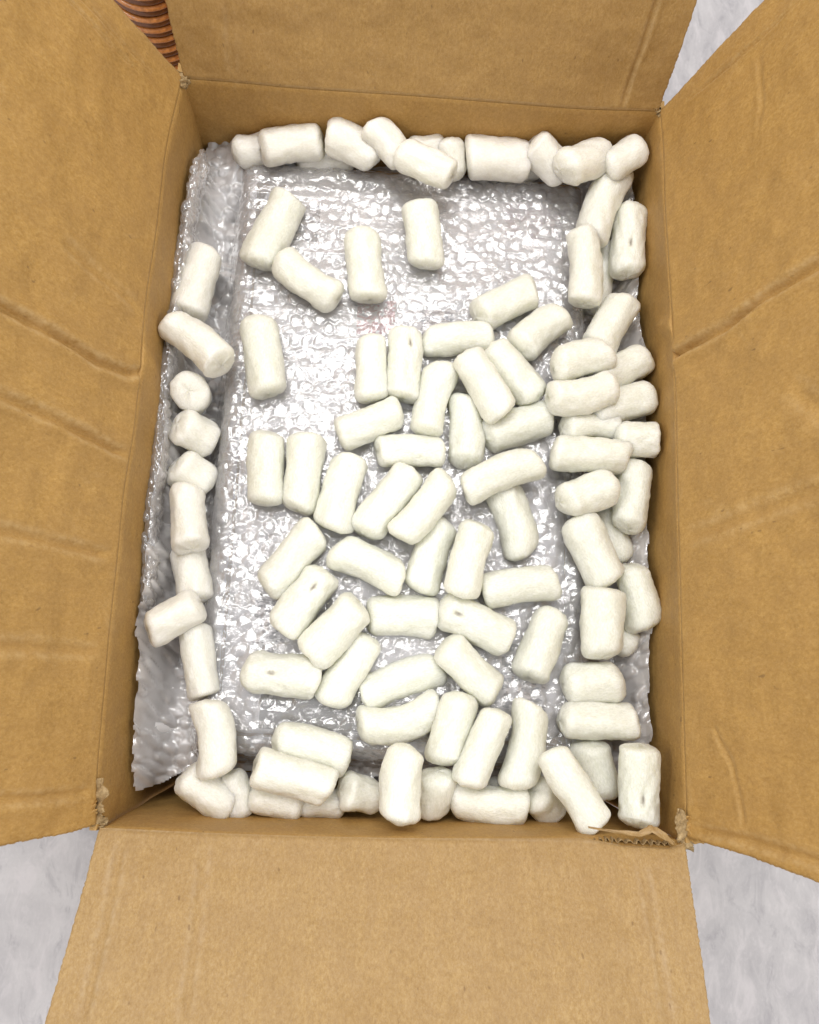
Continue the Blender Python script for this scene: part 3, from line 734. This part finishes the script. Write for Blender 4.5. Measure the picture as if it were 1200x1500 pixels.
# ------------------------------------------------------------------ packing peanuts
# x1, y1, x2, y2: the two ends in the photograph; w: width there; z: middle, mm below the rim; dz: first end higher than second, mm;
# bend: sideways bow, mm; fa, fb: end flatness (2 round .. 9 cut flat); tint: warm 0..1; mark: (along, across) dark pit or None
PEANUTS = [
    # back row, along the far wall
    (349, 223, 392, 216, 46, 62, 0, 0, 3, 4, .8, None, 'knobbly foam stub poking out at the far left end of the back row'),
    (379, 218, 474, 207, 50, 53, 0, 0, 6, 6, .7, None, 'long level foam peanut second from left in the back row, below the upright flap'),
    (437, 238, 520, 240, 40, 78, 0, 0, 3, 3, .7, None, 'foam peanut mostly hidden under the back row\'s left part, touching the bubble wrap'),
    (480, 194, 556, 234, 52, 56, 6, 2, 5, 3, .7, None, 'slanting foam peanut third from left along the back row, right of the long level one'),
    (541, 182, 590, 240, 44, 50, 10, 2, 4, 3, .6, None, 'faceted foam peanut leaning highest up the back wall with a pointed top'),
    (584, 222, 664, 258, 46, 46, 0, 0, 4, 7, .5, None, 'foam peanut with ragged cut right end lying across the front of the back row'),
    (602, 226, 650, 216, 40, 66, 0, 0, 3, 3, .7, None, 'sliver of a foam peanut showing behind the ragged one in the back row'),
    (655, 206, 664, 260, 44, 60, 14, 0, 4, 3, .6, None, 'short foam peanut standing nearly upright between two level ones in the back row'),
    (682, 230, 776, 237, 58, 50, 0, 0, 7, 7, .9, None, 'thick pinkish barrel shaped foam peanut lying level right of the back row\'s middle'),
    (742, 252, 788, 248, 34, 70, 0, 0, 3, 3, .7, None, 'bit of foam peanut peeping from under the thick pinkish barrel in the back row'),
    (777, 206, 828, 262, 48, 56, 10, 0, 5, 3, .8, None, 'foam peanut leaning against the back wall just right of the thick pinkish barrel'),
    (818, 250, 888, 226, 54, 44, 8, 0, 3, 5, .6, None, 'stubby foam peanut with blunt facet facing forward, second from the back right corner'),
    (884, 248, 944, 216, 50, 48, -6, 0, 4, 4, .6, None, 'foam peanut jammed into the back right corner of the box, tilted upward'),
    # right wall column, from the back to the front
    (905, 250, 864, 351, 50, 46, 0, -2, 6, 5, .4, None, 'long slanting foam peanut just in front of the back right corner'),
    (923, 303, 919, 406, 51, 52, 0, 0, 4, 4, .3, (0.62, -0.15), 'upright foam peanut with a small pit, against the right wall near the back corner'),
    (853, 338, 858, 446, 46, 44, 0, 1, 5, 7, .3, None, 'straight foam peanut lying on a half hidden one at the package\'s back right edge'),
    (886, 362, 868, 460, 44, 66, 0, 0, 4, 5, .4, None, 'half hidden foam peanut under the straight one at the package\'s back right edge'),
    (917, 434, 872, 520, 52, 54, 0, -2, 5, 4, .3, None, 'slanting foam peanut at the right wall just above the long dent in the right flap'),
    (809, 540, 891, 516, 54, 44, 0, 3, 4, 5, .3, None, 'kidney shaped foam peanut on the lower end of the slanting one by the right wall'),
    (868, 560, 949, 520, 50, 56, 4, 0, 4, 5, .2, None, 'foam peanut pointing at the dented fold in the right wall, partly under its neighbours'),
    (802, 586, 900, 566, 50, 42, 0, -3, 5, 5, .3, None, 'curved foam peanut like a banana, second in the right hand heap by the dent'),
    (866, 606, 953, 580, 52, 56, 2, 0, 4, 5, .2, None, 'foam peanut with pinched right end between the banana shaped one and the fuzzy ended stub'),
    (822, 626, 908, 624, 44, 54, 0, 2, 4, 4, .2, None, 'short level foam peanut directly above the long level one by the right wall'),
    (903, 644, 962, 644, 52, 58, -4, 0, 4, 8, .2, None, 'stub of foam peanut with fuzzy frayed cut end touching the right wall'),
    (808, 664, 922, 668, 52, 42, 0, 0, 7, 6, .2, None, 'long level foam peanut crossing from the package to the heap by the right wall'),
    (820, 738, 898, 710, 56, 45, 0, 0, 4, 4, .2, None, 'plump slanting foam peanut below the long level one on the right side'),
    (929, 675, 921, 777, 50, 56, 0, 1, 4, 5, .1, None, 'upright foam peanut flat to the right wall below the fuzzy ended stub'),
    (880, 744, 908, 826, 48, 68, 0, 0, 4, 3, .2, None, 'foam peanut wedged underneath between the plump slanting ones on the right side'),
    (844, 757, 894, 858, 58, 46, 0, 0, 5, 6, .2, None, 'thick foam peanut slanting down right, lying over the wedged one on the right side'),
    (922, 825, 946, 923, 54, 56, 0, 2, 4, 5, .0, None, 'cool white foam peanut leaning on the right wall beside the broad barrel shaped one'),
    (885, 861, 880, 964, 60, 44, 0, 0, 8, 6, .1, None, 'broad foam peanut with square cut top in the lower part of the right hand column'),
    (884, 926, 918, 942, 42, 68, 0, 0, 3, 3, .2, None, 'rounded tip of a foam peanut showing under the broad square topped one'),
    (823, 1003, 913, 997, 60, 54, 0, 0, 4, 3, .2, None, 'egg shaped level foam peanut, upper of two level ones near the front right'),
    (820, 1056, 933, 1057, 54, 50, 0, 0, 5, 7, .2, None, 'neat straight level foam peanut just under the egg shaped one near the front right'),
    # on the package
    (425, 287, 377, 391, 56, 52, 0, 0, 8, 5, .1, None, 'square topped foam peanut at the upper left of the bubble wrapped package'),
    (408, 380, 495, 441, 50, 52, 0, -2, 4, 5, .2, None, 'foam peanut slanting down right, its upper end near the square topped one on the package'),
    (527, 336, 542, 442, 55, 52, 0, 0, 3, 6, .1, None, 'bullet shaped foam peanut with pointed top standing alone on the upper package'),
    (612, 298, 627, 392, 53, 52, 0, 0, 6, 6, .1, None, 'short lone foam peanut nearest the back row on the upper middle of the package'),
    (379, 466, 394, 580, 56, 52, 0, 1, 4, 6, .1, None, 'large lone upright foam peanut on the package\'s left side, far from the others'),
    (545, 490, 543, 588, 47, 52, 0, 0, 4, 5, .1, None, 'left one of a touching upright pair of foam peanuts below the red smudge'),
    (593, 481, 592, 586, 50, 52, 0, 0, 5, 7, .1, (0.28, 0.35), 'right one of the touching upright pair below the red smudge, with a faint grey spot'),
    (617, 500, 721, 495, 46, 52, 0, 2, 4, 5, .2, None, 'nearly level foam peanut right of the upright pair, tapering to the right'),
    (698, 463, 786, 424, 50, 52, 0, 0, 6, 6, .2, None, 'foam peanut uppermost in the cluster at the package\'s right, slanting up to the right'),
    (756, 514, 827, 457, 52, 50, 0, 2, 4, 4, .3, None, 'waisted foam peanut between the topmost of the cluster and the kidney shaped one'),
    (717, 507, 787, 586, 52, 50, 0, 0, 4, 5, .2, None, 'foam peanut slanting down right beside a parallel twin, the right one of the two'),
    (681, 515, 737, 611, 50, 48, 0, 0, 5, 6, .2, None, 'foam peanut slanting down right beside a parallel twin, the left one of the two'),
    (651, 531, 623, 638, 50, 52, 0, -2, 3, 6, .1, None, 'foam peanut with pointed top below the nearly level one, leaning to the right'),
    (683, 577, 681, 686, 51, 52, 0, 2, 4, 3, .1, None, 'upright foam peanut tucked between the pointed one and the left slanting twin'),
    (709, 642, 807, 610, 52, 50, 0, 0, 6, 6, .1, None, 'faceted foam peanut just below the slanting twins, rising to the right'),
    (494, 639, 590, 600, 50, 52, 0, 0, 6, 5, .1, None, 'foam peanut below the touching upright pair, rising to the right'),
    (550, 661, 651, 662, 46, 52, 0, 0, 6, 6, .1, None, 'small level foam peanut in the middle of the package, below the pointed one'),
    (677, 718, 789, 676, 50, 48, 0, 4, 5, 5, .1, None, 'long arched foam peanut lying over the top of a steep one, package\'s right side'),
    (735, 712, 767, 819, 54, 52, 0, 2, 6, 3, .1, None, 'steep foam peanut whose top end is tucked under the long arched one'),
    (393, 631, 388, 740, 52, 52, 0, 0, 5, 5, .1, None, 'left one of two upright foam peanuts side by side at the package\'s left edge'),
    (450, 638, 437, 750, 54, 52, 0, 0, 6, 6, .1, None, 'right one of two upright foam peanuts side by side at the package\'s left edge'),
    (514, 669, 487, 778, 54, 52, 0, -2, 6, 5, .1, None, 'blunt foam peanut leaning right, next right after the side by side upright two'),
    (602, 685, 532, 784, 52, 52, 0, 0, 5, 5, .1, None, 'foam peanut below the small level one, upper left of two close parallel slanting ones'),
    (660, 700, 583, 789, 52, 50, 0, 2, 4, 5, .1, None, 'foam peanut below the small level one, lower right of two close parallel slanting ones'),
    (466, 776, 387, 863, 54, 52, 0, 0, 6, 5, .1, None, 'clean slanting foam peanut at the package\'s left, directly above the one with an oval dent'),
    (485, 806, 590, 848, 52, 52, 0, 3, 4, 6, .1, None, 'bent foam peanut sloping gently down right in the middle left of the package'),
    (648, 760, 613, 867, 52, 52, 0, -1, 4, 5, .1, None, 'left one of two steep foam peanuts leaning right above the level middle one'),
    (703, 765, 672, 875, 54, 50, 0, -1, 5, 5, .1, None, 'right one of two steep foam peanuts leaning right above the level middle one'),
    (705, 866, 817, 852, 50, 52, 0, 2, 5, 7, .1, None, 'wavy sided level foam peanut at the package\'s right, beside the broad square topped one'),
    (480, 836, 410, 924, 58, 50, 0, 0, 5, 5, .1, (0.30, 0.05), 'foam peanut with an oval grey dent near its top, package\'s lower left'),
    (527, 881, 452, 966, 58, 50, 0, 0, 5, 5, .1, None, 'stout foam peanut slanting between the dented one and the level middle one'),
    (538, 901, 641, 905, 60, 52, 0, 0, 7, 7, .1, None, 'level square ended foam peanut in the lower middle of the package'),
    (643, 890, 748, 936, 56, 52, 0, 0, 4, 7, .1, (0.25, 0.0), 'foam peanut sloping down right with a faint mark, right of the level square ended one'),
    (815, 894, 774, 995, 56, 52, 0, 0, 4, 6, .1, None, 'lone leaning foam peanut at the package\'s lower right edge, left of the egg shaped one'),
    (354, 980, 468, 995, 62, 52, 0, 0, 3, 8, .1, (0.40, 0.02), 'thick foam peanut with a dark pit just above the black print, tapered at left'),
    (540, 930, 480, 1034, 54, 52, 0, 0, 4, 4, .1, None, 'leaning foam peanut touching the square end of the thick dark pitted one'),
    (531, 1018, 647, 978, 54, 50, 0, 3, 6, 4, .1, None, 'long gently bent foam peanut below the level square ended one'),
    (649, 940, 728, 1022, 56, 50, 0, 0, 4, 5, .1, None, 'foam peanut slanting steeply down right between the marked one and the gently bent one'),
    (523, 1066, 641, 1040, 54, 50, 0, -5, 5, 7, .1, None, 'sagging foam peanut bowed downward at the package\'s lower middle'),
    (677, 1014, 646, 1121, 56, 50, 0, -1, 4, 5, .1, None, 'first of three leaning foam peanuts in a row right of the sagging one'),
    (729, 1039, 685, 1154, 52, 48, 0, 0, 6, 4, .1, None, 'middle of three leaning foam peanuts in a row right of the sagging one'),
    (780, 1032, 757, 1156, 54, 48, 0, 4, 8, 4, .1, None, 'bent last of three leaning foam peanuts in a row, with square cut top'),
    (400, 1082, 514, 1110, 58, 46, 0, 1, 4, 6, .1, None, 'foam peanut over the lower edge of the black print, lying on top of another'),
    # left channel, from the back to the front
    (304, 370, 272, 464, 54, 60, 0, 0, 8, 6, .6, None, 'rearmost foam peanut in the left channel, with square cut top'),
    (246, 468, 328, 534, 54, 48, 0, 3, 4, 8, .6, None, 'bent foam peanut with torn end crossing the left channel under the square topped one'),
    (277, 573, 283, 581, 57, 60, 34, 0, 7, 5, .6, None, 'round end of a foam peanut standing on end in the left channel'),
    (263, 622, 308, 650, 56, 60, 20, 0, 6, 4, .6, None, 'stubby foam peanut just below the round standing end in the left channel'),
    (258, 676, 306, 716, 58, 60, 16, 0, 6, 4, .6, None, 'swirly ended foam peanut third in the close left column below the round standing end'),
    (275, 712, 279, 805, 53, 56, -8, 0, 5, 7, .7, None, 'foam peanut with a frayed flat lower end in the middle of the left column'),
    (276, 800, 286, 884, 52, 55, -8, 0, 5, 6, .7, None, 'foam peanut below the frayed ended one in the left column, above the tilted one'),
    (216, 928, 296, 880, 54, 54, 6, 0, 7, 4, .7, None, 'foam peanut tilted out towards the left wall at the lower left column'),
    (284, 917, 301, 1022, 48, 58, 0, 0, 8, 8, .6, None, 'slim square ended foam peanut leaning slightly in the lower left channel'),
    (305, 1026, 321, 1138, 54, 52, 0, 3, 7, 5, .5, None, 'bent foam peanut with a tiny speck above the front left corner lump'),
    # front row, along the near wall
    (266, 1132, 340, 1182, 58, 56, 6, 0, 4, 6, .5, None, 'lumpy foam peanut at the left end of the front row, beside the dark gap'),
    (340, 1142, 352, 1186, 44, 74, 0, 0, 3, 3, .5, None, 'edge of a foam peanut behind the lumpy one at the front row\'s left end'),
    (372, 1120, 488, 1156, 56, 44, 0, 0, 7, 6, .3, None, 'long foam peanut lying on two low ones at the left of the front row'),
    (364, 1160, 446, 1182, 48, 62, 0, 0, 3, 4, .4, None, 'low foam peanut under the long one at the left of the front row'),
    (440, 1178, 502, 1176, 42, 66, 0, 0, 3, 4, .4, None, 'low half covered foam peanut between the long one and crumpled end in the front row'),
    (498, 1158, 556, 1168, 54, 58, 14, 0, 5, 4, .3, None, 'crumpled foam peanut end left of the tall upright one in the front row'),
    (598, 1089, 582, 1206, 60, 42, 0, -2, 3, 5, .2, None, 'tall upright foam peanut leaning over the near wall in the front row'),
    (644, 1128, 628, 1192, 56, 60, 16, 0, 4, 4, .2, None, 'rounded foam peanut end just right of the tall upright one in the front row'),
    (658, 1170, 770, 1181, 56, 56, 0, -2, 4, 7, .3, None, 'long level foam peanut lying against the near wall in the front row'),
    (712, 1154, 774, 1164, 40, 72, 0, 0, 3, 3, .3, None, 'strip of a foam peanut showing behind the long level one in the front row'),
    (782, 1160, 816, 1190, 54, 62, 20, 0, 5, 4, .3, None, 'round foam peanut end between the long level and the slanting ones in the front row'),
    (805, 1098, 878, 1214, 52, 44, 0, 0, 5, 6, .2, None, 'long foam peanut slanting down right to the torn edge of the near wall'),
    (862, 1084, 886, 1172, 58, 54, 0, 0, 5, 3, .1, None, 'pear shaped foam peanut with a puckered top near the front right corner'),
    (937, 1090, 935, 1211, 58, 44, 0, 0, 7, 7, .0, (0.65, -0.08), 'big upright foam peanut with a dark slit in the front right corner'),
]
def seg_seg(p1, q1, p2, q2):
    """closest distance of two segments and the points' parameters"""
    d1, d2, r = q1 - p1, q2 - p2, p1 - p2
    a, e, f = d1 @ d1, d2 @ d2, d2 @ r
    c, b = d1 @ r, d1 @ d2
    den = a * e - b * b
    s = np.clip((b * f - c * e) / den, 0, 1) if den > 1e-12 else 0.0
    t = (b * s + f) / e
    if t < 0: t, s = 0.0, np.clip(-c / a, 0, 1)
    elif t > 1: t, s = 1.0, np.clip((b - c) / a, 0, 1)
    return (p1 + d1 * s) - (p2 + d2 * t)
def place(rw, z):
    x1, y1, x2, y2, w = rw[:5]; dz = rw[6] / 2000.0
    p, q = at(x1, y1, z + dz), at(x2, y2, z - dz)
    return p, q, 0.5 * w * depth_of((p + q) / 2) / F_PX
zs = [-r[5] / 1000.0 for r in PEANUTS]
for it in range(40):                       # let neighbours settle on each other: the upper one of a touching pair rises
    geo = [place(r, zz) for r, zz in zip(PEANUTS, zs)]
    core = []
    for p, q, rad in geo:
        L = np.linalg.norm(q - p); k = min(rad * 0.9 / L, 0.48)
        core.append((p + (q - p) * k, q - (q - p) * k, rad))
    mv = np.zeros(len(zs)); hit = 0
    for i in range(len(core)):
        for j in range(i):
            a, b = core[i], core[j]
            if np.linalg.norm((a[0] + a[1] - b[0] - b[1]) / 2) > 0.06: continue
            d = seg_seg(a[0], a[1], b[0], b[1]); pen = (a[2] + b[2]) * 0.97 - np.linalg.norm(d)
            if pen > 0.0008:
                hit += 1
                up = 1 if zs[i] >= zs[j] else -1
                mv[i] += 0.28 * pen * up; mv[j] -= 0.28 * pen * up
    for i in range(len(zs)):
        zs[i] = min(max(zs[i] + float(np.clip(mv[i], -0.002, 0.002)), -0.082), -0.028)

def clear(i):
    p, q, rad = place(PEANUTS[i], zs[i])
    for e in (p, q, (p + q) / 2):
        d = (q - p) / np.linalg.norm(q - p)
        for k, sd in SIDES.items():
            rr = rad * 0.9 * (math.sqrt(max(0.0, 1 - (d @ sd.o) ** 2)) if e is not p and e is not q else 0.35)
            x = float((e - sd.A) @ sd.x)
            extra = 0.0085 * math.sin(math.pi * min(max(x / sd.len, 0), 1)) ** 0.5 * 0.8 if k == 'right' else 0.0
            if (e - sd.A) @ sd.o + rr > float(sd.b(min(max(x, 0), sd.len))) * 0.8 + extra: return False
    return True
for i in range(len(zs)):
    while not clear(i) and zs[i] < -0.018:
        zs[i] += 0.0015
NP = Noise(91)
def peanut(i, row, z):
    x1, y1, x2, y2, w, _, _, bend, fa, fb, tint, mark, label = row
    p, q, R = place(row, z)
    L = float(np.linalg.norm(q - p)); c = (p + q) / 2
    ax = (q - p) / L
    on_end = L < 0.033
    if L < 0.030:                            # one seen end-on: its body runs on downward
        L = 0.034
    side = np.cross(UP, ax); side /= np.linalg.norm(side); up = np.cross(ax, side)
    r = np.random.default_rng(1000 + i)
    hi = mark is not None
    n, m = (72, 60) if hi else (46, 38)
    # stations crowd at both ends
    k = np.linspace(0, 1, n); s = 0.5 - 0.5 * np.cos(k * math.pi); s = 0.55 * s + 0.45 * k
    s = 2 * s - 1
    th = np.linspace(0, 2 * math.pi, m, endpoint=False)
    f = np.where(s < 0, fa, fb); e = 1.7 + f * 0.30
    hemi = np.minimum(R * (1.12 - 0.085 * f), L * 0.46)                     # length of the rounded end
    tail = np.clip((np.abs(s) * L / 2 - (L / 2 - hemi)) / hemi, 0, 1)
    rad = R * (1 - tail ** e) ** (1 / e * 1.35)
    rad = np.maximum(rad, 1e-5)
    rad = rad * (1 + (r.random() - 0.5) * 0.12 * s) * (1 - (0.01 + 0.045 * r.random()) * np.exp(-((s - (r.random() - 0.5) * 0.9) / 0.35) ** 2))
    Sg, Tg = np.meshgrid(s, th, indexing='ij'); Rg = np.repeat(rad[:, None], m, 1)
    tw = Tg + (r.random() - 0.5) * 1.2 * Sg
    ph = r.random(6) * 6.28
    lob = 1.03 + 0.025 * np.cos(2 * tw + ph[0]) + 0.014 * np.cos(3 * tw + ph[1]) + 0.012 * np.cos(5 * tw + ph[2]) * np.sin(2.3 * Sg + ph[3])
    Rg = Rg * lob
    X = Sg * L / 2; Y = Rg * np.cos(Tg); Z = Rg * np.sin(Tg)
    Y = Y + 0.7 * bend / 1000.0 * (1 - 2.0 * Sg ** 2) + 0.0006 * np.sin(2.1 * Sg + ph[4])
    Z = Z + 0.0005 * np.sin(2.5 * Sg + ph[5])
    # puckered ends
    X = X - np.sign(Sg) * 0.0005 * np.repeat((tail ** 6)[:, None], m, 1) * (0.5 + 0.5 * np.cos(4 * Tg + ph[2])) * (1 - Rg / R)
    # ends cut a little askew
    for sg in ((-1, 1) if not on_end else ()):
        msk = np.repeat((tail ** 0.7 * (np.sign(s) == sg))[:, None], m, 1)
        X = X + msk * ((r.random() - 0.5) * 0.55 * Y + (r.random() - 0.5) * 0.55 * Z)
    P = np.stack([X, Y, Z], -1)
    o3 = r.random(3) * 40
    nx, ny, nz = np.zeros_like(X), np.cos(Tg), np.sin(Tg)
    endk = np.repeat(tail[:, None] ** 2, m, 1) * np.sign(Sg)
    nrm = np.stack([endk, ny * (1 - np.abs(endk) * .7), nz * (1 - np.abs(endk) * .7)], -1)
    stre = P * np.array([0.55, 1, 1])
    d = 0.0011 * NP(stre * 110 + o3) + 0.0007 * NP(stre * 260 + o3 + 9) + 0.0004 * NP(P * np.array([.45, 1, 1]) * 620 + o3)
    # a few creases running along it
    for q_ in range(3):
        t0 = r.random() * 6.28; dt = np.angle(np.exp(1j * (tw - t0 - 0.5 * np.sin(2 * Sg + q_))))
        d = d - 0.0007 * r.random() * np.exp(-(dt / 0.16) ** 2) * np.exp(-((Sg - (r.random() - .5)) / 0.5) ** 2)
    mk = np.zeros_like(X)
    if hi:                                   # a pit on the upper face
        mx = (2 * mark[0] - 1) * L / 2; my = mark[1] * R
        dd = np.hypot((X - mx) / 0.0030, (Y - my) / 0.0011); dd = np.where(Z > 0, dd, 9)
        dd = dd * (1 + 0.3 * NP(P * 900 + 3))
        mk = np.exp(-dd ** 2) * 0.9
        d = d - 0.0022 * np.exp(-(dd * 0.7) ** 2)
    frayed = np.maximum(f - 7, 0) / 2.0
    d = d + np.repeat(frayed[:, None], m, 1) * np.repeat((tail > 0.75)[:, None], m, 1) * 0.0011 * (r.random(X.shape) - 0.5)
    P = P + nrm * d[..., None]
    V = np.concatenate([P.reshape(-1, 3), [P[0].mean(0), P[-1].mean(0)]])
    idx = np.arange(n * m).reshape(n, m); nxt = np.roll(idx, -1, 1)
    F = np.stack([idx[:-1], nxt[:-1], nxt[1:], idx[1:]], -1).reshape(-1, 4).tolist()
    F += [(n * m, idx[0, (j + 1) % m], idx[0, j]) for j in range(m)]
    F += [(n * m + 1, idx[-1, j], idx[-1, (j + 1) % m]) for j in range(m)]
    me = mesh_from('packing_peanut', V, F, FOAM)
    if hi:
        at_ = me.attributes.new('mark', 'FLOAT', 'POINT')
        at_.data.foreach_set('value', np.concatenate([mk.ravel(), [0, 0]]).astype(np.float32))
    o = obj('packing_peanut', me, None, frame_matrix(c, ax, side, up))
    o['tint'] = float(tint)
    tag(o, label, 'packing peanut', 'white foam packing peanuts in the box')
for i, (row, z) in enumerate(zip(PEANUTS, zs)):
    peanut(i, row, z)
